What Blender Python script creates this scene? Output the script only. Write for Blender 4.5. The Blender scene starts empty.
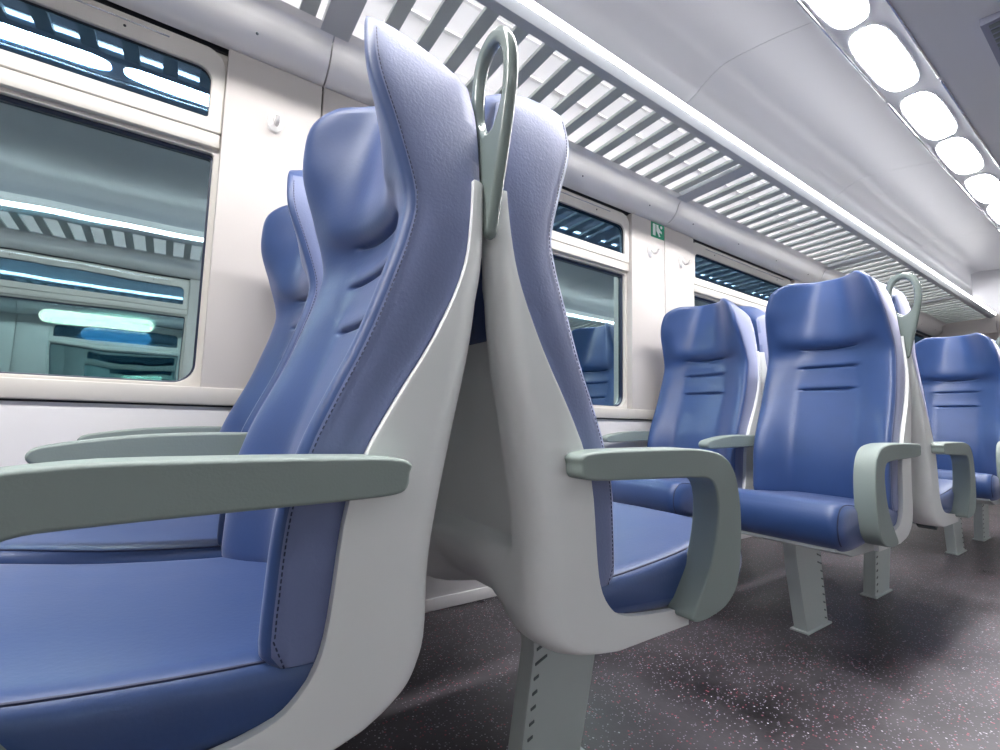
import bpy, bmesh, math, random
from mathutils import Vector, Matrix

scn = bpy.context.scene
COL = scn.collection
random.seed(4)

# ------------------------------------------------------------------ camera
F_PX = 472.0                                   # focal length in pixels of the 1000 px wide frame
ax = Vector((680, 62, F_PX)).normalized()      # vanishing directions of the carriage axes, in camera space
up = Vector((113, -4835, F_PX)); up = (up - ax * up.dot(ax)).normalized()
lat = up.cross(ax).normalized()
if lat.dot(Vector((-331.5, 38.4, 472))) < 0:
    lat = -lat
cam_d = bpy.data.cameras.new('camera'); cam = bpy.data.objects.new('camera', cam_d); COL.objects.link(cam)
cam_d.sensor_width = 36.0; cam_d.lens = F_PX / 1000 * 36.0; cam_d.clip_start = 0.02
right = Vector((ax.x, lat.x, up.x)); down = Vector((ax.y, lat.y, up.y)); fwd = Vector((ax.z, lat.z, up.z))
m = Matrix.Identity(4)
for i in range(3):
    m[i][0] = right[i]; m[i][1] = -down[i]; m[i][2] = -fwd[i]
m[2][3] = 0.70
cam.matrix_world = m
scn.camera = cam

# ------------------------------------------------------------------ world and tone
w = bpy.data.worlds.new('night'); scn.world = w; w.use_nodes = True
w.node_tree.nodes['Background'].inputs[0].default_value = (0.012, 0.022, 0.035, 1)
w.node_tree.nodes['Background'].inputs[1].default_value = 1.0
scn.view_settings.view_transform = 'Standard'; scn.view_settings.look = 'None'
scn.view_settings.gamma = 1.0; scn.view_settings.use_curve_mapping = False
scn.view_settings.exposure = 0.7
LAMP = 46.0
scn.cycles.max_bounces = 14; scn.cycles.diffuse_bounces = 8; scn.cycles.glossy_bounces = 6
scn.cycles.sample_clamp_indirect = 8.0

# ------------------------------------------------------------------ materials
def srgb(r, g, b):
    f = lambda c: (c / 255 / 12.92) if c / 255 <= 0.04045 else ((c / 255 + 0.055) / 1.055) ** 2.4
    return (f(r), f(g), f(b), 1.0)

def mat(name, col, rough=0.5, metal=0.0, spec=0.5, bump=0.0, bscale=200.0, var=0.0, vscale=6.0, sheen=0.0, coat=0.0, rvar=0.0, emit=None):
    M = bpy.data.materials.new(name); M.use_nodes = True
    nt = M.node_tree; b = nt.nodes['Principled BSDF']
    b.inputs['Base Color'].default_value = col
    b.inputs['Roughness'].default_value = rough
    b.inputs['Metallic'].default_value = metal
    b.inputs['Specular IOR Level'].default_value = spec
    if sheen:
        b.inputs['Sheen Weight'].default_value = sheen
        b.inputs['Sheen Roughness'].default_value = 0.45
        b.inputs['Sheen Tint'].default_value = (0.8, 0.8, 1.0, 1)
    if coat:
        b.inputs['Coat Weight'].default_value = coat; b.inputs['Coat Roughness'].default_value = 0.25
    if emit:
        b.inputs['Emission Color'].default_value = emit[0]; b.inputs['Emission Strength'].default_value = emit[1]
    tc = nt.nodes.new('ShaderNodeTexCoord')
    if bump:
        n = nt.nodes.new('ShaderNodeTexNoise'); n.inputs['Scale'].default_value = bscale; n.inputs['Detail'].default_value = 3
        nt.links.new(tc.outputs['Object'], n.inputs['Vector'])
        bp = nt.nodes.new('ShaderNodeBump'); bp.inputs['Strength'].default_value = bump; bp.inputs['Distance'].default_value = 0.002
        nt.links.new(n.outputs['Fac'], bp.inputs['Height']); nt.links.new(bp.outputs['Normal'], b.inputs['Normal'])
    if var or rvar:
        n2 = nt.nodes.new('ShaderNodeTexNoise'); n2.inputs['Scale'].default_value = vscale; n2.inputs['Detail'].default_value = 5
        nt.links.new(tc.outputs['Object'], n2.inputs['Vector'])
        if var:
            hs = nt.nodes.new('ShaderNodeMix'); hs.data_type = 'RGBA'
            hs.inputs['A'].default_value = tuple(c * (1 - var) for c in col[:3]) + (1,)
            hs.inputs['B'].default_value = tuple(min(1, c * (1 + var)) for c in col[:3]) + (1,)
            nt.links.new(n2.outputs['Fac'], hs.inputs['Factor']); nt.links.new(hs.outputs['Result'], b.inputs['Base Color'])
        if rvar:
            mr = nt.nodes.new('ShaderNodeMapRange')
            mr.inputs['From Min'].default_value = 0.3; mr.inputs['From Max'].default_value = 0.7
            mr.inputs['To Min'].default_value = rough - rvar; mr.inputs['To Max'].default_value = rough + rvar
            nt.links.new(n2.outputs['Fac'], mr.inputs['Value']); nt.links.new(mr.outputs['Result'], b.inputs['Roughness'])
    return M

M_LEATHER = mat('blue_leather', (0.016, 0.053, 0.182, 1), 0.43, spec=0.65, bump=0.10, bscale=160, var=0.22, vscale=7, sheen=0.38, rvar=0.05)
M_SIDE = mat('lavender_side_panel', (0.125, 0.160, 0.310, 1), 0.55, spec=0.6, bump=0.25, bscale=220, var=0.16, vscale=9, sheen=0.9)  # paler, more lavender than the front leather; backrest side faces only
M_THREAD = mat('pale_blue_thread', (0.016, 0.024, 0.075, 1), 0.6)
M_SHELL = mat('light_grey_plastic', srgb(224, 226, 225), 0.36, bump=0.03, bscale=500, var=0.03)
M_ARM = mat('grey_green_rubber', srgb(132, 144, 140), 0.5, bump=0.12, bscale=350, var=0.05)
M_RING = mat('grey_green_gloss_plastic', srgb(118, 130, 126), 0.16, spec=0.6, coat=0.4)
M_LEG = mat('grey_painted_steel', srgb(186, 194, 193), 0.42, var=0.05)
M_PAN = mat('dark_grey_steel', srgb(92, 100, 102), 0.5)
M_WALL = mat('warm_white_panel', srgb(197, 191, 187), 0.42, var=0.02, vscale=3)
M_LOWER = mat('pale_grey_panel', srgb(214, 212, 214), 0.4, var=0.02, vscale=3)
M_FRAME = mat('cream_aluminium', srgb(205, 200, 193), 0.35)
M_ROLL = mat('satin_aluminium', srgb(236, 234, 233), 0.27, metal=0.15)
M_SLAT = mat('grey_slat_paint', srgb(176, 182, 181), 0.4)
M_FASCIA = mat('grey_fascia_paint', srgb(176, 180, 186), 0.35)
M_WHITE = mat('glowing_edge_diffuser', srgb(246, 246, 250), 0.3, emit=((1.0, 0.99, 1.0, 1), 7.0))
M_CEIL = mat('white_ceiling_panel', srgb(180, 180, 185), 0.32, var=0.02, vscale=2)
M_BACK = mat('white_rack_lining', srgb(240, 238, 238), 0.5)
M_CHAN = mat('grey_light_channel', srgb(214, 215, 220), 0.3)
M_TRIM = mat('polished_trim', srgb(215, 215, 220), 0.15, metal=0.9)
M_BLACK = mat('black_rubber', (0.012, 0.014, 0.02, 1), 0.45)
M_NAVY = mat('navy_gasket', (0.012, 0.02, 0.05, 1), 0.3)
M_FILL_TUBE = mat('added_fill_tube', (0.9, 0.9, 0.9, 1), 0.3, emit=((1.0, 0.985, 0.975, 1), 8.0))  # glow of the added fill tubes in the racks
M_LENS = mat('glowing_lens', (0.9, 0.9, 0.9, 1), 0.3, emit=((1.0, 0.985, 0.975, 1), LAMP))
M_HOOK = mat('white_gloss_plastic', srgb(232, 230, 228), 0.15)
M_GREEN = mat('sign_green', srgb(0, 150, 105), 0.4)
M_SIGNW = mat('sign_white', srgb(238, 246, 240), 0.4)
M_VENT = mat('vent_grey', srgb(120, 122, 140), 0.5)
M_RED = mat('red_plastic', srgb(200, 40, 40), 0.4)

def glass(name, refl, trans, fac):
    M = bpy.data.materials.new(name); M.use_nodes = True; nt = M.node_tree
    for n in list(nt.nodes): nt.nodes.remove(n)
    out = nt.nodes.new('ShaderNodeOutputMaterial'); mx = nt.nodes.new('ShaderNodeMixShader'); mx.inputs[0].default_value = fac
    g = nt.nodes.new('ShaderNodeBsdfGlossy'); g.inputs['Color'].default_value = refl; g.inputs['Roughness'].default_value = 0.012
    t = nt.nodes.new('ShaderNodeBsdfTransparent'); t.inputs['Color'].default_value = trans
    tc = nt.nodes.new('ShaderNodeTexCoord'); n = nt.nodes.new('ShaderNodeTexNoise'); n.inputs['Scale'].default_value = 3.0; n.inputs['Detail'].default_value = 1
    bp = nt.nodes.new('ShaderNodeBump'); bp.inputs['Strength'].default_value = 0.05; bp.inputs['Distance'].default_value = 0.02
    nt.links.new(tc.outputs['Object'], n.inputs['Vector']); nt.links.new(n.outputs['Fac'], bp.inputs['Height']); nt.links.new(bp.outputs['Normal'], g.inputs['Normal'])
    nt.links.new(t.outputs[0], mx.inputs[1]); nt.links.new(g.outputs[0], mx.inputs[2]); nt.links.new(mx.outputs[0], out.inputs[0])
    return M
M_GLASS = glass('tinted_window_glass', (0.70, 0.89, 0.91, 1), (0.45, 0.6, 0.65, 1), 0.66)
M_HOPGL = glass('dark_hopper_glass', (0.42, 0.66, 0.86, 1), (0.3, 0.45, 0.55, 1), 0.34)

def floor_material():
    M = bpy.data.materials.new('speckled_rubber_floor'); M.use_nodes = True; nt = M.node_tree; b = nt.nodes['Principled BSDF']
    L = nt.links.new
    tc = nt.nodes.new('ShaderNodeTexCoord')
    base = nt.nodes.new('ShaderNodeTexNoise'); base.inputs['Scale'].default_value = 2.2; base.inputs['Detail'].default_value = 7; base.inputs['Roughness'].default_value = 0.62
    L(tc.outputs['Object'], base.inputs['Vector'])
    r = nt.nodes.new('ShaderNodeValToRGB'); L(base.outputs['Fac'], r.inputs['Fac'])
    r.color_ramp.elements[0].position = 0.35; r.color_ramp.elements[0].color = srgb(31, 29, 33)
    r.color_ramp.elements[1].position = 0.72; r.color_ramp.elements[1].color = srgb(98, 93, 99)
    def flecks(scale, thr, keep, colA, prev):
        v = nt.nodes.new('ShaderNodeTexVoronoi'); v.inputs['Scale'].default_value = scale; L(tc.outputs['Object'], v.inputs['Vector'])
        lt = nt.nodes.new('ShaderNodeMath'); lt.operation = 'LESS_THAN'; lt.inputs[1].default_value = thr; L(v.outputs['Distance'], lt.inputs[0])
        sp = nt.nodes.new('ShaderNodeSeparateColor'); L(v.outputs['Color'], sp.inputs[0])
        l2 = nt.nodes.new('ShaderNodeMath'); l2.operation = 'LESS_THAN'; l2.inputs[1].default_value = keep; L(sp.outputs[0], l2.inputs[0])
        mu = nt.nodes.new('ShaderNodeMath'); mu.operation = 'MULTIPLY'; L(lt.outputs[0], mu.inputs[0]); L(l2.outputs[0], mu.inputs[1])
        mx = nt.nodes.new('ShaderNodeMix'); mx.data_type = 'RGBA'; L(mu.outputs[0], mx.inputs['Factor']); L(prev, mx.inputs['A']); mx.inputs['B'].default_value = colA
        return mx.outputs['Result']
    c = flecks(150, 0.27, 0.40, srgb(165, 157, 173), r.outputs['Color'])
    c = flecks(120, 0.28, 0.17, srgb(172, 84, 100), c)
    c = flecks(95, 0.20, 0.08, srgb(215, 210, 220), c)
    L(c, b.inputs['Base Color'])
    mr = nt.nodes.new('ShaderNodeMapRange'); mr.inputs['From Min'].default_value = 0.3; mr.inputs['From Max'].default_value = 0.7
    mr.inputs['To Min'].default_value = 0.26; mr.inputs['To Max'].default_value = 0.5
    L(base.outputs['Fac'], mr.inputs['Value']); L(mr.outputs['Result'], b.inputs['Roughness'])
    n = nt.nodes.new('ShaderNodeTexNoise'); n.inputs['Scale'].default_value = 120; L(tc.outputs['Object'], n.inputs['Vector'])
    bp = nt.nodes.new('ShaderNodeBump'); bp.inputs['Strength'].default_value = 0.12; bp.inputs['Distance'].default_value = 0.002
    L(n.outputs['Fac'], bp.inputs['Height']); L(bp.outputs['Normal'], b.inputs['Normal'])
    return M
M_FLOOR = floor_material()

# ------------------------------------------------------------------ mesh helpers
def link(o, parent=None):
    COL.objects.link(o)
    if parent: o.parent = parent
    return o

def mesh_data(name, verts, faces, material, smooth=True, angle=40):
    me = bpy.data.meshes.new(name); me.from_pydata([tuple(v) for v in verts], [], faces)
    bm = bmesh.new(); bm.from_mesh(me); bmesh.ops.remove_doubles(bm, verts=bm.verts, dist=1e-5)
    bmesh.ops.recalc_face_normals(bm, faces=bm.faces)
    bm.to_mesh(me); bm.free()
    me.materials.append(material)
    if smooth: shade(me, angle)
    return me

def shade(me, angle=40):
    for p in me.polygons: p.use_smooth = True
    me.set_sharp_from_angle(angle=math.radians(angle))

def obj(name, me, parent=None, kind=None):
    o = bpy.data.objects.new(name, me); link(o, parent)
    if kind: o['kind'] = kind
    return o

def bm_data(name, bm, material, angle=40, smooth=True):
    me = bpy.data.meshes.new(name); bmesh.ops.recalc_face_normals(bm, faces=bm.faces); bm.to_mesh(me); bm.free()
    me.materials.append(material)
    if smooth: shade(me, angle)
    return me

def add_box(bm, x0, x1, y0, y1, z0, z1):
    vs = [bm.verts.new((x, y, z)) for x in (x0, x1) for y in (y0, y1) for z in (z0, z1)]
    for f in ((0, 1, 3, 2), (4, 6, 7, 5), (0, 4, 5, 1), (2, 3, 7, 6), (0, 2, 6, 4), (1, 5, 7, 3)):
        bm.faces.new([vs[i] for i in f])

def weighted(me):
    """area-weighted normals, so large flat faces stay flat next to rounded rims"""
    o = bpy.data.objects.new('tmp', me); COL.objects.link(o)
    wn = o.modifiers.new('w', 'WEIGHTED_NORMAL'); wn.keep_sharp = True; wn.weight = 100
    dg = bpy.context.evaluated_depsgraph_get(); dg.update()
    out = bpy.data.meshes.new_from_object(o.evaluated_get(dg)); out.name = me.name
    bpy.data.objects.remove(o); return out

def box_data(name, x0, x1, y0, y1, z0, z1, material, bevel=0.0, seg=2):
    bm = bmesh.new(); add_box(bm, x0, x1, y0, y1, z0, z1)
    if bevel: bmesh.ops.bevel(bm, geom=bm.edges[:], offset=bevel, segments=seg, profile=0.5, affect='EDGES')
    return bm_data(name, bm, material)

def prism_data(name, pts, y0, y1, material, bevel=0.0, seg=3, axes='xz', angle=35):
    """outline pts extruded along the third axis, rim edges bevelled"""
    bm = bmesh.new()
    def P(a, b, c):
        return (a, c, b) if axes == 'xz' else ((c, a, b) if axes == 'yz' else (a, b, c))
    A = [bm.verts.new(P(a, b, y0)) for a, b in pts]; B = [bm.verts.new(P(a, b, y1)) for a, b in pts]
    bm.faces.new(A); bm.faces.new(B[::-1]); n = len(pts)
    for i in range(n): bm.faces.new((A[i], B[i], B[(i + 1) % n], A[(i + 1) % n]))
    bmesh.ops.recalc_face_normals(bm, faces=bm.faces)
    if bevel:
        bm.edges.ensure_lookup_table()
        rim = [e for e in bm.edges if any(len(f.verts) == n and n > 4 or f in () for f in e.link_faces)] if n > 4 else bm.edges[:]
        bmesh.ops.bevel(bm, geom=rim, offset=bevel, segments=seg, profile=0.5, affect='EDGES', clamp_overlap=True)
    return weighted(bm_data(name, bm, material, angle))

def lerp_table(tab, x):
    if x <= tab[0][0]: return tab[0][1]
    for (a, va), (b, vb) in zip(tab, tab[1:]):
        if x <= b:
            return va + (vb - va) * (x - a) / (b - a)
    return tab[-1][1]

def smooth_table(tab):
    """Catmull-Rom (monotone-ish) interpolation of a table"""
    xs = [p[0] for p in tab]; ys = [p[1] for p in tab]; n = len(xs)
    ms = []
    for i in range(n):
        if i == 0: ms.append((ys[1] - ys[0]) / (xs[1] - xs[0]))
        elif i == n - 1: ms.append((ys[-1] - ys[-2]) / (xs[-1] - xs[-2]))
        else: ms.append((ys[i + 1] - ys[i - 1]) / (xs[i + 1] - xs[i - 1]))
    def f(x):
        if x <= xs[0]: return ys[0]
        if x >= xs[-1]: return ys[-1]
        for i in range(n - 1):
            if x <= xs[i + 1]:
                h = xs[i + 1] - xs[i]; t = (x - xs[i]) / h
                return ((2 * t**3 - 3 * t**2 + 1) * ys[i] + (t**3 - 2 * t**2 + t) * h * ms[i] + (-2 * t**3 + 3 * t**2) * ys[i + 1] + (t**3 - t**2) * h * ms[i + 1])
    return f

def sstep(a, b, x):
    t = max(0.0, min(1.0, (x - a) / (b - a))); return t * t * (3 - 2 * t)

def spline(pts, k=6, closed=True):
    n = len(pts); out = []
    rng = range(n if closed else n - 1)
    for i in rng:
        if closed: p0, p1, p2, p3 = (pts[(i + j - 1) % n] for j in range(4))
        else: p0, p1, p2, p3 = pts[max(i - 1, 0)], pts[i], pts[i + 1], pts[min(i + 2, n - 1)]
        for q in range(k):
            t = q / k
            out.append(tuple(0.5 * (2 * b + (c - a) * t + (2 * a - 5 * b + 4 * c - d) * t * t + (3 * b - a - 3 * c + d) * t**3) for a, b, c, d in zip(p0, p1, p2, p3)))
    if not closed: out.append(tuple(pts[-1]))
    return out

def tube_data(name, pts, r, material, n=8, closed=False):
    bm = bmesh.new(); rings = []; N = len(pts); P = [Vector(p) for p in pts]
    for i, p in enumerate(P):
        a = P[(i - 1) % N] if closed or i > 0 else P[i]; b = P[(i + 1) % N] if closed or i < N - 1 else P[i]
        t = (b - a).normalized(); ref = Vector((0, 1, 0)) if abs(t.y) < 0.9 else Vector((0, 0, 1))
        u = t.cross(ref).normalized(); v = t.cross(u)
        rr = r(i / max(1, N - 1)) if callable(r) else r
        rings.append([bm.verts.new(p + (u * math.cos(2 * math.pi * k / n) + v * math.sin(2 * math.pi * k / n)) * rr) for k in range(n)])
    for i in range(N if closed else N - 1):
        A, B = rings[i], rings[(i + 1) % N]
        for k in range(n): bm.faces.new((A[k], A[(k + 1) % n], B[(k + 1) % n], B[k]))
    if not closed:
        bm.faces.new(rings[0]); bm.faces.new(rings[-1][::-1])
    return bm_data(name, bm, material, 50)

def dashes_data(name, pts, material, pitch=0.007, length=0.0045, r=0.0008):
    """a run of short stitches along a polyline"""
    bm = bmesh.new(); P = [Vector(p) for p in pts]; acc = 0.0
    for a, b in zip(P, P[1:]):
        L = (b - a).length
        if L < 1e-6: continue
        d = (b - a) / L
        while acc < L:
            c = a + d * acc; e = c + d * length
            ref = Vector((0, 1, 0)) if abs(d.y) < 0.9 else Vector((0, 0, 1))
            u = d.cross(ref).normalized() * r; v = d.cross(u).normalized() * r
            q = [bm.verts.new(x) for x in (c + u, c + v, c - u, c - v, e + u, e + v, e - u, e - v)]
            for i in range(4): bm.faces.new((q[i], q[(i + 1) % 4], q[4 + (i + 1) % 4], q[4 + i]))
            acc += pitch
        acc -= L
    return bm_data(name, bm, material, 30)

def rrect(x0, x1, z0, z1, r, n=8):
    """rounded rectangle outline; r = (bl, br, tr, tl)"""
    if not isinstance(r, tuple): r = (r,) * 4
    out = []
    for (cx, cz, rr, a0) in ((x0, z0, r[0], 180), (x1, z0, r[1], 270), (x1, z1, r[2], 0), (x0, z1, r[3], 90)):
        sx = 1 if cx == x0 else -1; sz = 1 if cz == z0 else -1
        if rr < 1e-6: out.append((cx, cz)); continue
        for k in range(n + 1):
            a = math.radians(a0 + 90 * k / n); out.append((cx + sx * rr + rr * math.cos(a), cz + sz * rr + rr * math.sin(a)))
    return out

def plate_hole_data(name, outer, holes, depth, bevel, material, axes, pos, res=2):
    """2D outline with holes -> solid plate.  axes 'xz' (plate faces -Y/+Y) or 'yz'"""
    cu = bpy.data.curves.new(name, 'CURVE'); cu.dimensions = '2D'; cu.fill_mode = 'BOTH'
    cu.extrude = depth / 2 - bevel; cu.bevel_depth = bevel; cu.bevel_resolution = res
    for loop in [outer] + holes:
        s = cu.splines.new('POLY'); s.points.add(len(loop) - 1); s.use_cyclic_u = True
        for p, (a, b) in zip(s.points, loop): p.co = (a, b, 0, 1)
    o = bpy.data.objects.new('tmp', cu); COL.objects.link(o)
    dg = bpy.context.evaluated_depsgraph_get(); dg.update()
    me = bpy.data.meshes.new_from_object(o.evaluated_get(dg)); me.name = name
    bpy.data.objects.remove(o); bpy.data.curves.remove(cu)
    for v in me.vertices:
        a, b, c = v.co
        v.co = (a, pos - c, b) if axes == 'xz' else ((pos + c, a, b) if axes == 'yz' else (a, b, pos + c))
    me.materials.clear(); me.materials.append(material); shade(me, 35)
    return me

def tag(o, label, cat, group=None):
    o['label'] = label; o['category'] = cat
    if group: o['group'] = group
    return o

def empty(name, loc=(0, 0, 0)):
    o = bpy.data.objects.new(name, None); o.empty_display_size = 0.1; o.location = loc; COL.objects.link(o); return o

# ================================================================== the setting
X0, X1 = -3.2, 7.5          # carriage length built
YW = 1.615                  # wall by the window seats
YC = 0.15                   # middle of the carriage
YO = 2 * YC - YW            # far wall across the aisle
PITCH = 1.897
CENT = [0.353 + PITCH * k for k in range(-2, 4)]
SEATC = [0.369, 2.243, 4.147]                  # middle planes of the back-to-back seats in view

obj('floor', box_data('floor', X0, X1, YO - 0.1, YW + 0.1, -0.05, 0.0, M_FLOOR), kind='structure')

# ---- side walls: panels, sills, windows
def build_side(side):
    """side = +1: the wall in view, -1: the wall across the aisle (seen mirrored in the glass)"""
    Yf = (lambda y: y) if side > 0 else (lambda y: 2 * YC - y)
    wall = empty('wall_left' if side > 0 else 'wall_right'); wall['kind'] = 'structure'
    def bx(name, x0, x1, ya, yb, z0, z1, material, bevel=0.0, parent=None):
        a, b = sorted((Yf(ya), Yf(yb)))
        return obj(name, box_data(name, x0, x1, a, b, z0, z1, material, bevel), parent)
    for c in CENT:
        if c - 0.284 > X1 or c < X0: continue
        bx('wall_panel', c - 0.284, c - 0.0025, YW, YW + 0.085, 0.775, 1.835, M_WALL, 0.004, wall)
        if c + 0.284 < X1: bx('wall_panel', c + 0.0025, c + 0.284, YW, YW + 0.085, 0.775, 1.835, M_WALL, 0.004, wall)
    edges = [X0] + [c for c in CENT if X0 < c < X1] + [X1]
    for a, b in zip(edges, edges[1:]):
        bx('lower_panel', a + 0.002, b - 0.002, YW + 0.004, YW + 0.05, 0.02, 0.7215, M_LOWER, 0.003, wall)
        bx('window_sill', a + 0.001, b - 0.001, YW - 0.010, YW + 0.06, 0.727, 0.778, M_FRAME, 0.006, wall)
        bx('upper_panel', a + 0.001, b - 0.001, YW + 0.02, YW + 0.10, 1.852, 1.99, M_WALL, 0.0, wall)
    bx('outer_skin', X0, X1, YW + 0.10, YW + 0.13, 0.0, 0.78, M_BLACK, 0, wall)
    bx('outer_skin', X0, X1, YW + 0.10, YW + 0.13, 1.84, 2.4, M_BLACK, 0, wall)
    bx('dark_joint', X0, X1, YW + 0.02, YW + 0.03, 0.715, 0.735, M_BLACK, 0, wall)
    base = bx('baseboard_left' if side > 0 else 'baseboard_right', X0, X1, YW - 0.004, YW + 0.03, 0.0, 0.045, M_LOWER, 0.004); base['kind'] = 'structure'
    # windows between the seat backs
    n = 0
    for a, b in zip(CENT, CENT[1:]):
        xa, xb = a + 0.2845, b - 0.2845
        if xa > X1 or xb < X0: continue
        n += 1
        wn = empty('window_%d' % (n + (0 if side > 0 else 10)), ((xa + xb) / 2, 0, 0)); wn['kind'] = 'structure'
        cx = (xa + xb) / 2; h = (xb - xa) / 2
        L = lambda me, nm, p=wn: obj(nm, me, p)
        fl = lambda y: Yf(y)
        fr = plate_hole_data('window_frame', rrect(-h, h, 0.77, 1.852, 0.0), [rrect(-h + 0.012, h - 0.012, 0.786, 1.503, (0.06, 0.06, 0.014, 0.014)), rrect(-h + 0.035, h - 0.035, 1.585, 1.80, 0.02)], 0.02, 0.003, M_FRAME, 'xz', fl(1.660))
        L(fr, 'window_frame')
        gk = plate_hole_data('gasket', rrect(-h + 0.010, h - 0.010, 0.784, 1.505, (0.062, 0.062, 0.016, 0.016)), [rrect(-h + 0.018, h - 0.018, 0.791, 1.492, (0.056, 0.056, 0.01, 0.01))], 0.016, 0.003, M_NAVY, 'xz', fl(1.674))
        L(gk, 'gasket')
        L(box_data('pane', -h + 0.012, h - 0.012, min(fl(1.679), fl(1.683)), max(fl(1.679), fl(1.683)), 0.786, 1.503, M_GLASS), 'pane')
        sash = plate_hole_data('hopper_sash', rrect(-h + 0.004, h - 0.004, 1.562, 1.822, (0.004, 0.004, 0.055, 0.055)), [rrect(-h + 0.034, h - 0.034, 1.598, 1.762, (0.012, 0.012, 0.045, 0.045))], 0.022, 0.004, M_FRAME, 'xz', fl(1.642))
        L(sash, 'hopper_sash')
        g2 = plate_hole_data('hopper_gasket', rrect(-h + 0.031, h - 0.031, 1.595, 1.765, 0.03), [rrect(-h + 0.038, h - 0.038, 1.602, 1.757, (0.01, 0.01, 0.04, 0.04))], 0.008, 0.002, M_BLACK, 'xz', fl(1.645))
        L(g2, 'gasket')
        hp = L(box_data('hopper_pane', -h + 0.03, h - 0.03, -0.002, 0.002, -0.09, 0.09, M_HOPGL), 'hopper_pane')
        hp.location = (0, fl(1.650), 1.68); hp.rotation_euler.x = math.radians((1.6 if n == 2 else -2.4) * side)      # the hopper leans in a little
        L(box_data('transom', -h + 0.002, h - 0.002, min(fl(1.632), fl(1.66)), max(fl(1.632), fl(1.66)), 1.512, 1.557, M_FRAME, 0.005), 'transom')
        bm = bmesh.new()
        add_box(bm, -h + 0.15, h - 0.15, min(fl(1.6325), fl(1.630)), max(fl(1.6325), fl(1.630)), 1.803, 1.808)
        L(bm_data('vent_slit', bm, M_TRIM), 'vent_slit')
        for sx in (-0.62, 0.62):
            bm = bmesh.new(); bmesh.ops.create_uvsphere(bm, u_segments=10, v_segments=6, radius=0.004)
            me = bm_data('screw', bm, M_BLACK); o = L(me, 'screw'); o.location = (sx * h, fl(1.631), 1.787)
    # cornice duct above the windows
    prof = [(1.625, 1.836), (1.600, 1.840), (1.578, 1.850), (1.556, 1.866), (1.540, 1.884), (1.530, 1.905), (1.522, 1.925), (1.510, 1.941), (1.495, 1.949), (1.470, 1.951)]
    prof = spline(prof, 4, False)
    tr = empty('trim_1' if side > 0 else 'trim_2'); tr['kind'] = 'structure'
    for a, b in zip(edges, edges[1:]):
        vs = []; fs = []; N = len(prof)
        for x in (a + 0.0025, b - 0.0025):
            vs += [(x, Yf(y), z) for y, z in prof]
            vs += [(x, Yf(1.64), 1.93)]
        M1 = N + 1
        for i in range(M1): fs.append((i, (i + 1) % M1, M1 + (i + 1) % M1, M1 + i))
        fs.append(tuple(range(M1))); fs.append(tuple(range(2 * M1 - 1, M1 - 1, -1)))
        cp = obj('cornice_panel', mesh_data('cornice_panel', vs, fs, M_ROLL, True, 50), tr)
        if side > 0:
            k = a + 0.18
            while k < b:
                bm = bmesh.new(); bmesh.ops.create_uvsphere(bm, u_segments=10, v_segments=6, radius=0.0045)
                o = obj('screw', bm_data('screw', bm, M_PAN), cp); o.location = (k, Yf(1.5495), 1.873)
                k += 0.5
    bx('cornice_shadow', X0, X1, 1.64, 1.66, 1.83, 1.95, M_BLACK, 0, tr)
build_side(1)
build_side(-1)

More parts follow.
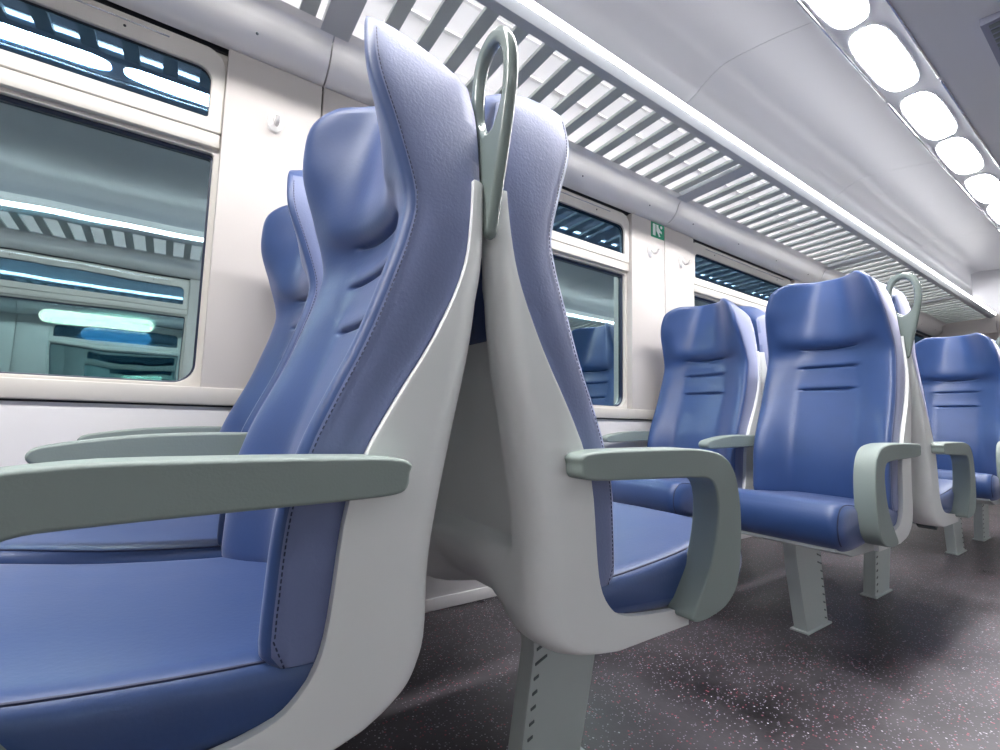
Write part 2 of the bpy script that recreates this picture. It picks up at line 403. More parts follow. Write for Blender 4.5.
# ---- ceiling: one curved vault with shallow joints, open along the light channel
KC = 0.972                  # the ceiling line
def kz(z): return 0.7 + (z - 0.7) * KC
def ceiling():
    half = [(0.690, 2.243), (0.83, 2.274), (0.975, 2.296), (1.06, 2.299), (1.14, 2.27), (1.20, 2.235), (1.32, 2.185), (1.45, 2.13), (1.57, 2.05), (1.64, 1.97), (1.67, 1.90)]
    half = [(y * KC, kz(z)) for y, z in half]
    half = spline(half, 5, False)
    ch_r = [(0.500, 2.243), (0.40, 2.238), (0.2, 2.220), (-0.1, 2.192), (-0.45, 2.186), (-0.76, 2.192), (-0.84, 2.186), (-0.92, 2.165), (-1.02, 2.13), (-1.12, 2.10), (-1.24, 2.03), (-1.31, 1.95), (-1.34, 1.90)]
    ch_r = [(y * KC, kz(z)) for y, z in ch_r]; ch_r = spline(ch_r, 5, False)
    root = empty('ceiling'); root['kind'] = 'structure'
    xs = [X0, -1.40, 0.22, 1.85, 3.42, 5.00, X1]
    for a, b in zip(xs, xs[1:]):
        for prof in (half, ch_r):
            if True:
                cut = (lambda p: p[0] > 1.20) if prof is half else (lambda p: p[0] < -0.90)
                lin = [p for p in prof if cut(p)]; prof = [p for p in prof if not cut(p)] + lin[:1]
                vs = [(x, y, z) for x in (a, b) for y, z in lin]; q = len(lin)
                obj('rack_lining', mesh_data('rack_lining', vs, [(i, i + 1, q + i + 1, q + i) for i in range(q - 1)], M_BACK), root)
            vs = []; fs = []; N = len(prof)
            for x in (a + 0.0012, b - 0.0012):
                vs += [(x, y, z) for y, z in prof] + [(x, y, z + 0.02) for y, z in prof]
            K = 2 * N
            for i in range(N - 1):
                fs.append((i, i + 1, K + i + 1, K + i)); fs.append((N + i, K + N + i, K + N + i + 1, N + i + 1))
                fs.append((i, N + i, N + i + 1, i + 1)); fs.append((K + i, K + i + 1, K + N + i + 1, K + N + i))
            obj('ceiling_panel', mesh_data('ceiling_panel', vs, fs, M_CEIL, True, 35), root)
    obj('roof_skin', box_data('roof_skin', X0, X1, YO - 0.1, YW + 0.1, 2.36, 2.40, M_PAN), root)
    # light channel
    obj('light_channel', box_data('light_channel', X0, 6.6, 0.474, 0.683, kz(2.2515), kz(2.285), M_CHAN), root)
    for y in (0.500 * KC, 0.690 * KC):
        x = X0
        for xe in [v * KC for v in (-2.121, -0.924, 0.273, 1.470, 2.667, 3.864, 5.061, 6.258)]:
            obj('channel_trim', box_data('channel_trim', x + 0.012, xe - 0.012, y - 0.004, y + 0.004, kz(2.239), kz(2.255), M_TRIM, 0.002), root); x = xe
    # vent patch beyond the channel
    vb = bmesh.new(); add_box(vb, 2.30, 2.64, 0.05, 0.316, kz(2.203), kz(2.270))
    obj('vent_plate', bm_data('vent_plate', vb, M_VENT), root)
    for k in range(9):
        obj('vent_slot', box_data('vent_slot', 2.32 + 0.035 * k, 2.34 + 0.035 * k, 0.07, 0.297, kz(2.200), kz(2.205), M_PAN), root)
ceiling()

# ---- end of the saloon: dropped bulkhead and end wall; closing wall behind the camera
wf = empty('wall_back'); wf['kind'] = 'structure'
obj('end_panel', box_data('end_panel', X1, X1 + 0.05, YO, YW + 0.1, 0.0, 2.36, M_WALL), wf)
obj('bulkhead', prism_data('bulkhead', [(1.07, 2.34), (1.07, 2.02), (0.88, 1.78), (-0.58, 1.78), (-0.77, 2.02), (-0.77, 2.34)], 6.35, 7.38, M_CEIL, 0.0, axes='yz'), wf)
obj('end_pillar', box_data('end_pillar', X1 - 0.10, X1 - 0.002, 0.86, 0.96, 0.0, 2.0, M_LEG, 0.01), wf)
wb = obj('wall_front', box_data('wall_front', X0 - 0.05, X0, YO - 0.1, YW + 0.1, 0.0, 2.4, M_WALL), kind='structure')

# ================================================================== lamps
k = 0
for j in range(-4, 4):
    for q, off in enumerate((0.045, 0.625)):
        xa = (2.667 + 1.197 * j + off) * KC; xb = xa + 0.535 * KC
        if xa < X0 or xb > 6.6: continue
        lp = empty('ceiling_lamp', ((xa + xb) / 2, 0.606 * KC, kz(2.252)))
        h = (xb - xa) / 2
        sup = lambda u, e: math.copysign(abs(u) ** e, u)
        rr = [(h * sup(math.cos(2 * math.pi * q_ / 48), 0.62), 0.064 * sup(math.sin(2 * math.pi * q_ / 48), 0.62)) for q_ in range(48)]
        outl = rr
        obj('lamp_lens', prism_data('lamp_lens', outl, -0.008, 0.012, M_LENS, 0.004, 2, axes='xy'), lp)
        obj('lamp_rim', plate_hole_data('lamp_rim', [(a * (1 + 0.006 / h), b * 1.09) for a, b in rr], [rr], 0.008, 0.002, M_CHAN, 'xy', -0.001), lp)
        lp['xmid'] = (xa + xb) / 2
        lamps = globals().setdefault('LAMPS', []); lamps.append(lp)
LAMPS.sort(key=lambda o: o.location.x)
seen = [o for o in LAMPS if o.location.x > 1.5]
words = ['first ceiling lamp, cut off by the top edge of the photo', 'second white oval ceiling lamp from the top edge, wholly in view',
         'third white oval ceiling lamp, just past the first joint of the light channel', 'fourth white oval ceiling lamp from the top, touching the third',
         'fifth white ceiling lamp, meeting the right edge of the photo', 'sixth white ceiling lamp, half cut by the right edge of the photo']
for i, o in enumerate(seen):
    tag(o, words[i] if i < len(words) else ['seventh oval ceiling lamp along the channel, just outside the right edge', 'eighth and farthest oval ceiling lamp, outside the right edge'][min(i, 7) - 6], 'ceiling lamp', 'oval lamps along the ceiling channel')
near = [o for o in LAMPS if o.location.x <= 1.5]
mirrored = {-0.55: 'white oval ceiling lamp mirrored in the left hopper pane, farther from the coat hook',
            -0.10: 'white oval ceiling lamp mirrored in the left hopper pane, next to the coat hook'}
for o in near:
    tag(o, 'white oval ceiling lamp over the near seats, outside the top of the photo', 'ceiling lamp', 'ceiling lamps above the frame')
for x, lab in mirrored.items():
    o = min(near, key=lambda q: abs(q.location.x - x)); tag(o, lab, 'ceiling lamp', 'ceiling lamps above the frame')

# ================================================================== luggage rack
def rack(side):
    Yf = (lambda y: y) if side > 0 else (lambda y: 2 * YC - y)
    root = empty('luggage_rack', (0, 0, 0))
    sz = lambda a, b: tuple(sorted((Yf(a), Yf(b))))
    xe = 7.4
    x = 1.560 - 0.118 * 40
    sd = None
    while x < xe:
        near_c = min(abs(x - c) for c in CENT)
        if x > X0 and near_c > 0.075:
            if sd is None:
                bm = bmesh.new()
                ya, yb = 1.500, 1.105; za, zb = 1.952, 1.970
                w2 = 0.0235
                v = [bm.verts.new((sx * w2, Yf(y), z)) for sx in (-1, 1) for (y, z) in ((ya, za), (yb, zb), (yb, zb + 0.014), (ya, za + 0.014))]
                for f in ((0, 1, 2, 3), (7, 6, 5, 4), (0, 4, 5, 1), (1, 5, 6, 2), (2, 6, 7, 3), (3, 7, 4, 0)): bm.faces.new([v[i] for i in f])
                sd = bm_data('slat', bm, M_SLAT, 30)
            o = obj('slat', sd, root); o.location.x = x
        x += 0.118
    for c in CENT:
        if X0 < c < xe:
            bm = bmesh.new()
            v = [bm.verts.new((c + sx * 0.045, Yf(y), z)) for sx in (-1, 1) for (y, z) in ((1.535, 1.944), (1.105, 1.966), (1.105, 1.984), (1.535, 1.970))]
            for f in ((0, 1, 2, 3), (7, 6, 5, 4), (0, 4, 5, 1), (1, 5, 6, 2), (2, 6, 7, 3), (3, 7, 4, 0)): bm.faces.new([v[i] for i in f])
            obj('bracket', bm_data('bracket', bm, M_FASCIA, 30), root)
    for name, pts, m_ in (('fascia', [(1.135, 1.966), (1.118, 1.964), (1.100, 1.966), (1.084, 1.978), (1.0775, 1.989), (1.084, 1.990), (1.110, 1.986), (1.135, 1.985)], M_FASCIA),
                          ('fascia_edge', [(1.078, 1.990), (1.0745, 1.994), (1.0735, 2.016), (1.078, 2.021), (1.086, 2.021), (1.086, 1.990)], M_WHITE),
                          ('wall_rail', [(1.515, 1.944), (1.503, 1.948), (1.503, 1.966), (1.515, 1.966)], M_FASCIA)):
        bm = bmesh.new(); P = [(Yf(y), z) for y, z in pts]
        A = [bm.verts.new((X0, *p)) for p in P]; B = [bm.verts.new((xe, *p)) for p in P]
        bm.faces.new(A); bm.faces.new(B[::-1])
        for i in range(len(P)): bm.faces.new((A[i], B[i], B[(i + 1) % len(P)], A[(i + 1) % len(P)]))
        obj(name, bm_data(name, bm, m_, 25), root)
    obj('added_fill_tube', box_data('added_fill_tube', X0, xe, *sz(1.094, 1.112), 1.994, 2.008, M_FILL_TUBE, 0.003), root)  # added fill light, unseen behind the fascia, brightens the rack lining
    obj('fill_tube_hood', box_data('fill_tube_hood', X0, xe, *sz(1.0865, 1.120), 2.013, 2.020, M_FASCIA, 0.001), root)  # added hood, stops the fill tube from lighting the ceiling
    # white lining above the slats with long ribs
    for i, (y, z) in enumerate(((1.20, 2.195), (1.30, 2.135), (1.40, 2.085), (1.50, 2.035))):
        a, b = sz(y, y + 0.012)
        obj('lining_rib', box_data('lining_rib', X0, xe, a, b, z - 0.004, z + 0.004, M_BACK), root)
    obj('end_plate', box_data('end_plate', xe, xe + 0.02, *sz(1.08, 1.52), 1.80, 1.99, M_WALL), root)
    return root
tag(rack(1), 'grey slatted luggage rack with a bright white front edge, above the windows', 'luggage rack')
tag(rack(-1), 'slatted luggage rack across the aisle, seen mirrored in the near window', 'luggage rack')

# ================================================================== seats
# local frame of a seat: x = forward (the way a sitter faces), y = across, z = up; x = 0 is the middle plane between back-to-back seats
sw = smooth_table([(0.42, .274), (0.50, .272), (0.60, .264), (0.67, .244), (0.72, .223), (0.80, .187), (0.887, .156), (0.944, .138), (1.0, .129), (1.09, .154), (1.177, .183), (1.24, .186), (1.275, .179), (1.308, .154)])
sc = smooth_table([(0.42, .208), (0.50, .210), (0.58, .205), (0.66, .190), (0.74, .165), (0.82, .138), (0.90, .115), (0.96, .101), (1.015, .088), (1.05, .098), (1.10, .100), (1.18, .093), (1.25, .080), (1.31, .066)])
s_front = smooth_table([(0.30, .45), (0.36, .45), (0.368, .45), (0.376, .36), (0.384, .29), (0.393, .255), (0.407, .236), (0.43, .220), (0.46, .211), (0.50, .206), (0.60, .195), (0.66, .175), (0.725, .140), (0.81, .090), (0.91, .047), (1.0, .033), (1.1, .028), (1.2, .030)])
s_rear = smooth_table([(0.34, .26), (0.345, .215), (0.352, .165), (0.36, .136), (0.38, .101), (0.40, .087), (0.43, .079), (0.50, .078), (0.55, .074), (0.62, .062), (0.70, .046), (0.80, .025), (0.90, .011), (1.0, .005), (1.1, .006), (1.2, .012)])
w_up = smooth_table([(0.42, .226), (0.80, .227), (0.95, .222), (1.06, .214), (1.14, .206), (1.20, .196), (1.25, .181), (1.28, .165), (1.31, .143)])
w_sh = smooth_table([(0.34, .242), (0.75, .242), (0.90, .236), (1.0, .226), (1.1, .218), (1.2, .210)])

def backrest_data():
    Z0 = 0.434; ZT = 1.303
    def ztop(t):
        a = abs(t)
        z = ZT
        if a > 0.72: z -= 0.048 * ((a - 0.72) / 0.28) ** 2
        return z
    ts = [math.sin(math.pi / 2 * (-1 + 2 * i / 44)) * 0.55 + (-1 + 2 * i / 44) * 0.45 for i in range(45)]
    zs = [Z0 + (ZT - Z0) * i / 64 for i in range(65)]
    for c in (1.020, 0.945, 0.855): zs += [c + d * 0.0022 for d in range(-7, 8)]
    zs = sorted(set(round(z, 4) for z in zs))
    vs_ = [(z - Z0) / (ZT - Z0) for z in zs]
    creases = ((1.020, .105, .010), (0.945, .100, .009), (0.855, .096, .011))
    def front(t, v):
        zt = ztop(t); zn = Z0 + (ZT - Z0) * v; z = zn + (zt - ZT) * sstep(1.05, ZT, zn)
        a = abs(t); hi = sstep(0.85, 1.08, z)
        wing = sstep(0.12, 0.96, a) ** 1.5 * hi + sstep(0.42, 0.95, a) * (1 - hi)
        s = sc(z) * (1 - wing) + sw(z) * wing
        s -= 0.010 * (1 - wing) * (1 - (a / 0.6) ** 2 if a < 0.6 else 0) * sstep(0.5, 0.9, z)
        y = t * w_up(z)
        for cz, hw, d in creases:
            lat_ = 1 - sstep(hw * 0.86, hw, abs(y))
            dz = zn - cz
            if cz > 1.0:
                dz -= 0.007 * (y / hw) ** 2                      # the head pad's lower edge curves up towards the wings
                pad = 1 - sstep(0.60, 0.92, a)
                s -= d * lat_ * math.exp(-(dz / 0.0045) ** 2)
                s += 0.011 * pad * (math.exp(-((dz - 0.026) / 0.020) ** 2) if dz < 0.026 else math.exp(-((dz - 0.026) / 0.075) ** 2))
            elif abs(dz) < 0.06:
                s -= d * lat_ * math.exp(-(dz / 0.0042) ** 2)
                s += 0.0040 * (1 - sstep(hw * 0.8, hw * 1.25, abs(y))) * math.exp(-((dz - 0.016) / 0.012) ** 2)
        if a > 0.945:
            q = (a - 0.945) / 0.055; s -= 0.010 * (1 - math.sqrt(max(0, 1 - q * q)))
        if v < 0.03:
            s -= 0.012 * (1 - math.sqrt(max(0, 1 - (1 - v / 0.03) ** 2)))
        return Vector((s, y, z))
    def back(t, v):
        zt = 1.262 - 0.050 * abs(t) ** 3; z = Z0 + (zt - Z0) * v
        s = max(s_front(max(z, 0.47)) - 0.030, s_rear(z) + 0.008) + 0.010 * sstep(1.15, 1.25, z)
        return Vector((s, t * (w_up(z) - 0.004), z))
    verts = []; faces = []; side_f = set(); NT = len(ts); NV = len(vs_)
    def add(p): verts.append(p); return len(verts) - 1
    Fg = [[add(front(t, v)) for v in vs_] for t in ts]
    Bg = [[add(back(t, v)) for v in vs_] for t in ts]
    for i in range(NT - 1):
        for j in range(NV - 1):
            faces.append((Fg[i][j], Fg[i + 1][j], Fg[i + 1][j + 1], Fg[i][j + 1]))
            faces.append((Bg[i][j], Bg[i][j + 1], Bg[i + 1][j + 1], Bg[i + 1][j]))
    # rounded top and plain bottom
    K = 8; cap = []
    for i, t in enumerate(ts):
        a = Vector(verts[Fg[i][-1]]); b = Vector(verts[Bg[i][-1]]); row = [Fg[i][-1]]
        for q in range(1, K):
            u = q / K; p = a.lerp(b, u); p.z += 0.020 * (4 * u * (1 - u)) ** 0.6 * (1 - 0.4 * sstep(.85, 1, abs(t))); row.append(add(p))
        row.append(Bg[i][-1]); cap.append(row)
    for i in range(NT - 1):
        for q in range(K): faces.append((cap[i][q], cap[i + 1][q], cap[i + 1][q + 1], cap[i][q + 1]))
        faces.append((Fg[i][0], Bg[i][0], Bg[i + 1][0], Fg[i + 1][0]))
    # sides, bulging a little
    for i, sg in ((0, -1), (NT - 1, 1)):
        cols = []
        for j in range(NV):
            a = Vector(verts[Fg[i][j]]); b = Vector(verts[Bg[i][j]]); row = [Fg[i][j]]
            for q in range(1, 6):
                u = q / 6; p = a.lerp(b, u); p.y += sg * 0.006 * math.sin(math.pi * u) ** 0.7; row.append(add(p))
            row.append(Bg[i][j]); cols.append(row)
        for j in range(NV - 1):
            for q in range(6): side_f.add(len(faces)); faces.append((cols[j][q], cols[j][q + 1], cols[j + 1][q + 1], cols[j + 1][q]))
        top = cap[i]
        side_f.add(len(faces)); faces.append(tuple(cols[-1]) + tuple(top[1:-1][::-1]))
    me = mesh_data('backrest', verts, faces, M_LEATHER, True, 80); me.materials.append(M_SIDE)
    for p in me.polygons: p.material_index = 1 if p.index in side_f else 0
    # stitch line on each side, just behind the wing edge, and the raised seam beside it
    lines = []
    for sg in (-1, 1):
        pts = []
        for j in range(0, NV, 2):
            v = vs_[j]; f_ = front(sg * 1.0, v); b_ = back(sg * 1.0, v)
            p = f_.lerp(b_, 0.0); d = (b_ - f_).normalized(); p = f_ + d * 0.003; p.y = f_.y + sg * 0.0016
            pts.append(p)
        lines.append(pts)
    return me, lines

BACK_ME, BACK_LINES = backrest_data()
STITCH_ME = [dashes_data('stitching', l, M_THREAD, 0.0070, 0.0042, 0.0008) for l in BACK_LINES]

def shell_data():
    zs = [0.344, 0.348, 0.352, 0.358, 0.366, 0.371, 0.374, 0.377, 0.380, 0.384, 0.388, 0.392, 0.396, 0.40, 0.405, 0.41, 0.418, 0.43, 0.445, 0.46, 0.48, 0.495, 0.505, 0.515, 0.53, 0.55, 0.58, 0.61, 0.64, 0.67, 0.70, 0.725, 0.75, 0.78, 0.81, 0.84, 0.87, 0.90, 0.92, 0.94, 0.96, 0.98, 1.0, 1.02, 1.035, 1.05]
    rows = []
    for z in zs:
        sf, sr, hw = s_front(z), s_rear(z), w_sh(z)
        rc = min(0.040, 0.85 * (sf - sr)); pts = []
        n1 = 10
        for i in range(n1): pts.append((sf + (sr + rc - sf) * i / n1, hw))
        for i in range(9):
            a = math.pi / 2 * i / 8; pts.append((sr + rc - rc * math.sin(a), hw - rc + rc * math.cos(a)))
        n3 = 28
        for i in range(1, n3 + 1): pts.append((sr, (hw - rc) * (1 - i / n3)))
        full = pts + [(s, -y) for s, y in pts[-2::-1]]
        row = []
        for s, y in full:
            zz = z - 0.011 * max(0.0, 1 - (z - 0.344) / 0.056)
            if s < sr + 0.02:
                rec = (1 - sstep(0.172, 0.188, abs(y))) * sstep(0.499, 0.516, z) * (1 - sstep(0.93, 0.98, z))
                s = s + 0.030 * rec
                lip = (1 - sstep(0.10, 0.18, abs(y))) * math.exp(-((z - 0.485) / 0.016) ** 2)
                s -= 0.005 * lip
            if z < 0.46 and s < sr + 0.06:
                bump = (1 - sstep(0.06, 0.19, abs(y)))
                zz += 0.030 * bump * (1 - (z - 0.344) / 0.116)
                s += 0.05 * bump * (1 - (z - 0.344) / 0.116)
            row.append(Vector((s, y, zz)))
        rows.append(row)
    M_ = len(rows[0]); verts = [p for r in rows for p in r]; faces = []
    for j in range(len(rows) - 1):
        for i in range(M_ - 1): faces.append((j * M_ + i, j * M_ + i + 1, (j + 1) * M_ + i + 1, (j + 1) * M_ + i))
    me = bpy.data.meshes.new('seat_shell'); me.from_pydata([tuple(v) for v in verts], [], faces)
    bm = bmesh.new(); bm.from_mesh(me); bmesh.ops.recalc_face_normals(bm, faces=bm.faces)
    bm.faces.ensure_lookup_table()
    f0 = max(bm.faces, key=lambda f: f.calc_center_median().y)
    if f0.normal.y < 0: bmesh.ops.reverse_faces(bm, faces=bm.faces)
    bm.to_mesh(me); bm.free()
    o = bpy.data.objects.new('tmp', me); COL.objects.link(o)
    sol = o.modifiers.new('s', 'SOLIDIFY'); sol.thickness = 0.013; sol.offset = -1
    bv = o.modifiers.new('b', 'BEVEL'); bv.width = 0.0035; bv.segments = 2; bv.limit_method = 'ANGLE'; bv.angle_limit = math.radians(60)
    dg = bpy.context.evaluated_depsgraph_get(); dg.update()
    out = bpy.data.meshes.new_from_object(o.evaluated_get(dg)); out.name = 'seat_shell'
    bpy.data.objects.remove(o)
    out.materials.clear(); out.materials.append(M_SHELL); shade(out, 50)
    return out
SHELL_ME = shell_data()

CUSH_PROF = [(0.19, 0.372), (0.30, 0.366), (0.45, 0.356), (0.58, 0.346), (0.64, 0.350), (0.675, 0.372), (0.688, 0.410), (0.684, 0.448), (0.666, 0.474), (0.635, 0.484), (0.58, 0.480), (0.45, 0.461), (0.33, 0.450), (0.24, 0.445), (0.19, 0.442)]
def cushion_data():
    prof = spline(CUSH_PROF, 4); cx = 0.44; cz = 0.41; W = 0.231
    def section(t):
        q = max(0.0, (abs(t) - 0.86) / 0.14)
        ins = 0.040 * (1 - math.sqrt(max(0, 1 - q * q)))
        crown = 0.006 * (1 - t * t); row = []
        for s, z in prof:
            dx, dz = s - cx, z - cz
            ss = s - math.copysign(min(ins, abs(dx) * 0.5), dx) * (1 if s > 0.5 else 0.1) * min(1, abs(dx) / 0.2)
            zz = z - math.copysign(min(ins * 0.62, abs(dz) * 0.8), dz) * min(1, abs(dz) / 0.03)
            if z > 0.44 and s < 0.67: zz += crown
            row.append(Vector((ss, t * W, zz)))
        return row
    n = 26; slices = []
    for i in range(n + 1):
        t = -1 + 2 * i / n; slices.append(section(math.copysign(1 - (1 - abs(t)) ** 1.6, t)))
    M_ = len(prof); verts = [p for r in slices for p in r]; faces = []
    for j in range(n):
        for i in range(M_): faces.append((j * M_ + i, j * M_ + (i + 1) % M_, (j + 1) * M_ + (i + 1) % M_, (j + 1) * M_ + i))
    faces.append(tuple(range(M_))); faces.append(tuple(range((n + 1) * M_ - 1, n * M_ - 1, -1)))
    me = mesh_data('seat_cushion', verts, faces, M_LEATHER, True, 55)
    seams = []
    for sg in (-1, 1):
        row = section(sg * 0.945)
        seams.append([tuple(p) for p, (s, z) in zip(row, prof) if (z > 0.435 or s > 0.6) and s > 0.20 and z > 0.36])
    return me, seams
CUSH_ME, CUSH_SEAMS = cushion_data()
CUSH_SEAM_ME = [tube_data('cushion_piping', p, 0.0019, M_THREAD, 6) for p in CUSH_SEAMS]

loop_pts = [(0.137, 0.640), (0.135, 0.650), (0.150, 0.657), (0.20, 0.660), (0.34, 0.661), (0.44, 0.659), (0.515, 0.646), (0.555, 0.612), (0.571, 0.560), (0.574, 0.500), (0.566, 0.435), (0.550, 0.393), (0.515, 0.368), (0.470, 0.358), (0.430, 0.356), (0.410, 0.362), (0.412, 0.376), (0.436, 0.405), (0.468, 0.450), (0.488, 0.505), (0.494, 0.555), (0.486, 0.588), (0.462, 0.604), (0.42, 0.608), (0.32, 0.611), (0.20, 0.614), (0.152, 0.617), (0.139, 0.625)]
ARM_LOOP_ME = prism_data('armrest', spline(loop_pts, 4), -0.028, 0.028, M_ARM, 0.014, 4)
bar_pts = [(0.150, 0.640), (0.150, 0.655), (0.170, 0.664), (0.30, 0.666), (0.42, 0.660), (0.52, 0.646), (0.545, 0.636), (0.548, 0.622), (0.535, 0.613), (0.50, 0.612), (0.40, 0.614), (0.28, 0.616), (0.18, 0.618), (0.155, 0.625)]
ARM_BAR_ME = prism_data('armrest', spline(bar_pts, 4), -0.0215, 0.0215, M_ARM, 0.013, 4)

leg_prof = [(0.238, 0.004), (0.402, 0.004), (0.460, 0.345), (0.262, 0.345), (0.255, 0.20)]
def leg_data():
    pts = [(0.232, 0.004), (0.400, 0.004), (0.455, 0.235), (0.470, 0.345), (0.262, 0.345), (0.268, 0.235)]
    return prism_data('leg', pts, -0.022, 0.022, M_LEG, 0.004, 2)
LEG_ME = leg_data()
FOOT_ME = box_data('foot_plate', 0.220, 0.412, -0.030, 0.030, 0.0, 0.008, M_LEG, 0.003)
def ribs_data(sg):
    bm = bmesh.new()
    for i in range(11):
        z = 0.02 + 0.0275 * i; f = z / 0.345; x = 0.236 + 0.030 * min(1, f * 1.4) + 0.010
        y = -0.0225 * sg
        L = 0.012 if i < 7 else 0.030
        v = [bm.verts.new((x + dx, y + dy, z + dz + dx * 0.35)) for dx in (0, L) for dy in (-0.0015, 0.0015) for dz in (0, 0.005)]
        for f_ in ((0, 1, 3, 2), (4, 6, 7, 5), (0, 4, 5, 1), (2, 3, 7, 6), (0, 2, 6, 4), (1, 5, 7, 3)): bm.faces.new([v[q] for q in f_])
    return bm_data('leg_notches', bm, M_PAN, 30)
RIBS_ME = {1: ribs_data(1), -1: ribs_data(-1)}

pan_prof = [(0.30, 0.350), (0.33, 0.316), (0.54, 0.320), (0.60, 0.338), (0.66, 0.350), (0.66, 0.362), (0.30, 0.372)]
PAN_ME = prism_data('seat_pan', pan_prof, -0.205, 0.205, M_LEG, 0.004, 2)
wedge = [(0.290, 0.318), (0.312, 0.306), (0.350, 0.345), (0.300, 0.352)]
BRK_ME = prism_data('pan_bracket', wedge, -0.030, 0.030, M_PAN, 0.002, 1)

def ring_data():
    # grab handle: a long drop with an oval eye, standing across the carriage (local y, z)
    out = [(0.0, 0.314), (0.026, 0.304), (0.042, 0.272), (0.046, 0.225), (0.040, 0.180), (0.028, 0.120), (0.013, 0.055), (0.003, 0.010), (0.0, 0.004), (-0.003, 0.010), (-0.014, 0.055), (-0.029, 0.120), (-0.041, 0.180), (-0.047, 0.225), (-0.043, 0.272), (-0.027, 0.304)]
    eye = [(0.0, 0.306), (0.0235, 0.296), (0.038, 0.267), (0.0415, 0.226), (0.035, 0.186), (0.018, 0.158), (0.0, 0.150), (-0.018, 0.158), (-0.036, 0.186), (-0.0425, 0.226), (-0.039, 0.267), (-0.0245, 0.296)]
    return plate_hole_data('grab_handle', spline(out, 5), [spline(eye, 5)], 0.020, 0.0085, M_RING, 'yz', 0.0, 5)
RING_ME = ring_data()

def make_seat(f, aisle, loc, handle=False):
    """f = +1 faces down the carriage (+X), -1 faces the camera end; aisle: seat by the aisle or by the window"""
    name = 'aisle_seat' if aisle else 'window_seat'
    r = empty(name, loc); r.rotation_euler.z = 0 if f > 0 else math.pi
    G = lambda nm, me, p=r: obj(nm, me, p)
    bk = G('backrest', BACK_ME)
    for s in STITCH_ME: G('stitching', s, bk)
    G('seat_shell', SHELL_ME)
    cu = G('seat_cushion', CUSH_ME)
    for s in CUSH_SEAM_ME: G('piping', s, cu)
    pn = G('seat_pan', PAN_ME)
    for y in (-0.175, 0.175):
        b = G('pan_bracket', BRK_ME, pn); b.location.y = y
    ya = -f                                           # towards the aisle, in the seat's own frame
    if aisle:
        a = G('armrest', ARM_LOOP_ME); a.location.y = ya * 0.252; a.location.z = -0.002
        lg = G('leg', LEG_ME); lg.location.y = -0.008 * ya
        G('foot_plate', FOOT_ME, lg); G('leg_notches', RIBS_ME[-ya], lg)
    else:
        a = G('armrest', ARM_BAR_ME); a.location.y = ya * 0.260; a['label'] = 'short armrest between the two seats'
        a = G('armrest', ARM_BAR_ME); a.location.y = -ya * 0.250
    if handle:
        h = obj('grab_handle', RING_ME, r); h.location = (0, ya * 0.222, 0.974); h['label'] = 'glossy grey green oval grab handle'
    return r

def copy_tree(o, parent=None):
    c = o.copy(); COL.objects.link(c)
    if parent: c.parent = parent
    for ch in list(o.children): copy_tree(ch, c)
    return c

YA, YWN = 0.787, 1.315
protos = {(f, a): make_seat(f, a, (SEATC[0], YA if a else YWN, 0), handle=(a and f < 0)) for f in (1, -1) for a in (True, False)}
labels = {
    (0, -1, True): 'large blue aisle seat in the foreground, facing left with long armrest',
    (0, -1, False): 'blue window seat beside the left window, behind the large foreground seat',
    (0, 1, True): 'blue aisle seat turned away, grey back shell and looped armrest, middle of photo',
    (0, 1, False): 'blue window seat hidden behind the turned away middle aisle seat',
    (1, -1, True): 'blue aisle seat facing us right of centre, three creases and looped armrest',
    (1, -1, False): 'blue window seat facing us under the green sign and coat hooks',
    (1, 1, True): 'blue aisle seat turned away, back to back behind the facing right-hand seat',
    (1, 1, False): 'blue window seat turned away, its headrest peeping between two facing seats',
    (2, 1, True): 'farthest blue aisle seat, only its grey leg and arm showing at right edge',
    (2, -1, True): 'far blue aisle seat facing us at the right edge of the photo',
    (2, -1, False): 'far blue window seat mostly hidden behind the second grab handle',
}
GROUP = 'blue leather seats in back to back pairs'
for k, c in enumerate(SEATC):
    for f in (-1, 1):
        for a in (True, False):
            if (k, f, a) not in labels: continue
            o = protos[(f, a)] if k == 0 else copy_tree(protos[(f, a)])
            o.location = (c, YA if a else YWN, 0)
            tag(o, labels[(k, f, a)], 'seat', GROUP)

# ================================================================== small things
def lathe(name, prof, material, n=24):
    bm = bmesh.new(); rings = []
    for r, y in prof: rings.append([bm.verts.new((r * math.cos(2 * math.pi * k / n), y, r * math.sin(2 * math.pi * k / n))) for k in range(n)])
    for A, B in zip(rings, rings[1:]):
        for k in range(n): bm.faces.new((A[k], A[(k + 1) % n], B[(k + 1) % n], B[k]))
    bm.faces.new(rings[0]); bm.faces.new(rings[-1][::-1])
    return bm_data(name, bm, material, 40)
DISC = lathe('hook_plate', [(0.004, -0.0085), (0.012, -0.008), (0.018, -0.0055), (0.0205, 0.0)], M_HOOK)
DISC.transform(Matrix.Diagonal((1, 1, 1.5, 1)))
HOOK = tube_data('hook_arm', spline([(0, -0.006, 0.008), (0, -0.016, -0.004), (0, -0.026, -0.016), (0, -0.040, -0.016), (0, -0.050, -0.004)], 5, False), lambda u: 0.0075 - 0.002 * u, M_HOOK, 12)
BALL = lathe('hook_arm', [(0.001, -0.030), (0.007, -0.029), (0.011, -0.024), (0.011, -0.018), (0.008, -0.012), (0.007, -0.004)], M_HOOK)
for x, z, hk, lab in ((0.212, 1.645, True, 'white coat hook on the wall right of the left window'),
                      (2.117, 1.657, True, 'white coat hook under the green sign, left of the panel joint'),
                      (2.403, 1.657, True, 'white coat hook right of the panel joint beside the far window')):
    h = empty('coat_hook', (x, YW, z)); obj('hook_plate', DISC, h); obj('hook_arm', HOOK, h)
    h.scale = (1.2, 1.2, 1.2)
    tag(h, lab, 'coat hook', 'white coat hooks on the wall panels')

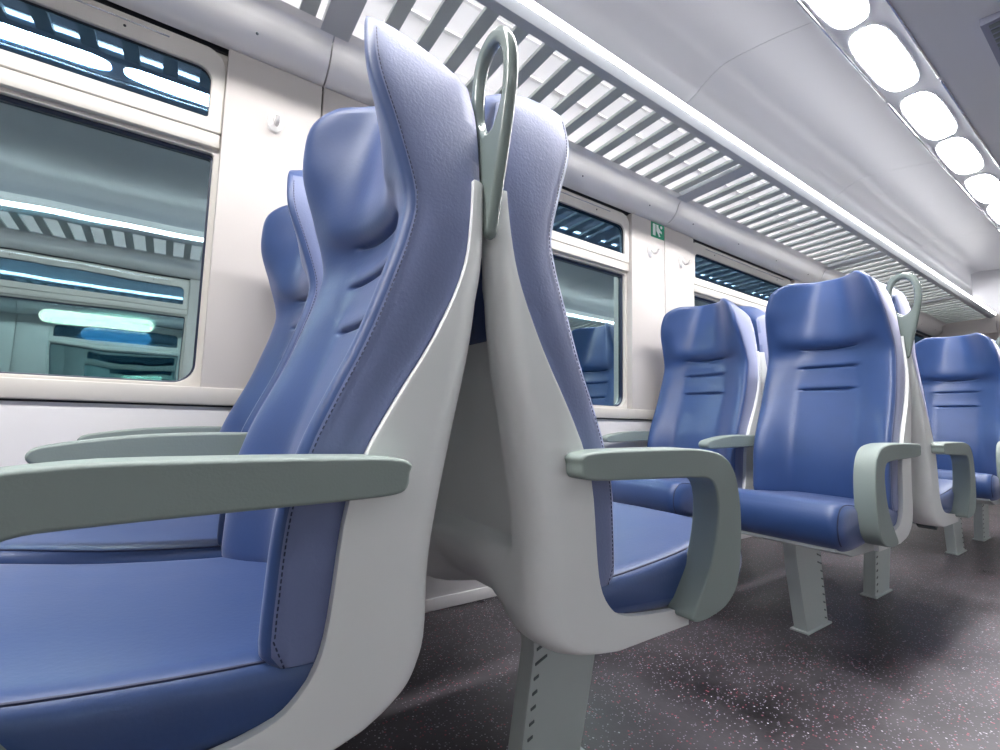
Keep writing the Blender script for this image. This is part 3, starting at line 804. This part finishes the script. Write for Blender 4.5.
def flat(name, pts, y, material, parent, t=0.0012):
    return obj(name, prism_data(name, pts, y - t, y, material, 0.0, axes='xz'), parent)
sg = empty('safety_sign', (2.187, YW, 1.790))
flat('sign_plate', [(-0.060, -0.045), (0.058, -0.043), (0.058, 0.043), (-0.060, 0.043)], 0.0, M_GREEN, sg)
flat('pictogram', [(-0.045, -0.033), (-0.022, -0.033), (-0.022, 0.034), (-0.045, 0.034)], -0.0013, M_SIGNW, sg)
flat('pictogram', [(-0.014, 0.034), (0.004, 0.034), (0.004, 0.022), (0.022, 0.006), (0.034, 0.000), (0.034, -0.012), (0.016, -0.006), (0.010, -0.014), (0.022, -0.030), (0.008, -0.033), (-0.004, -0.014), (-0.014, -0.004)], -0.0013, M_SIGNW, sg)
flat('pictogram', spline([(0.030 + 0.009 * math.cos(a), 0.026 + 0.009 * math.sin(a)) for a in [i * math.pi / 4 for i in range(8)]], 2), -0.0013, M_SIGNW, sg)
tag(sg, 'small green and white emergency sign on the wall above a coat hook', 'sign')

ex = empty('exit_sign', (X1 - 0.105, 1.12, 1.27))
obj('sign_plate', box_data('sign_plate', 0, 0.008, -0.11, 0.11, -0.055, 0.055, M_GREEN), ex)
obj('pictogram', box_data('pictogram', -0.002, 0.0, -0.10, -0.02, -0.045, 0.045, M_SIGNW), ex)
tag(ex, 'far green exit sign on the end wall at the right edge of the photo', 'sign')

# lit tubes of the platform outside the left window
pl = empty('platform_lamp', (-0.42, 4.0, 0.0))
obj('lamp_post', box_data('lamp_post', -0.02, 0.02, 0.03, 0.07, -0.4, 1.30, M_PAN), pl)
for nm, xa, xb, z, col, e, lab in (('warm_tube', -0.285, 0.290, 1.29, (1.0, 0.86, 0.55, 1), 14.0, 'glowing warm white tube'),
                                ('blue_tube', -0.08, 0.280, 1.20, (0.1, 0.5, 1.0, 1), 2.6, 'dimmer glowing blue tube')):
    mm = mat('platform_glow', (0.5, 0.5, 0.5, 1), 0.5, emit=(col, e))
    bm = bmesh.new(); bmesh.ops.create_cone(bm, cap_ends=True, segments=16, radius1=0.042, radius2=0.042, depth=xb - xa - 0.08)
    bmesh.ops.rotate(bm, verts=bm.verts, matrix=Matrix.Rotation(math.pi / 2, 3, 'Y'))
    for s_ in (-1, 1): bmesh.ops.create_uvsphere(bm, u_segments=16, v_segments=8, radius=0.042, matrix=Matrix.Translation((s_ * (xb - xa - 0.08) / 2, 0, 0)))
    o = obj(nm, bm_data(nm, bm, mm), pl); o.location = ((xa + xb) / 2, 0, z); o['label'] = lab
tag(pl, 'blurred warm white and blue platform lights seen through the left window', 'platform lamp')
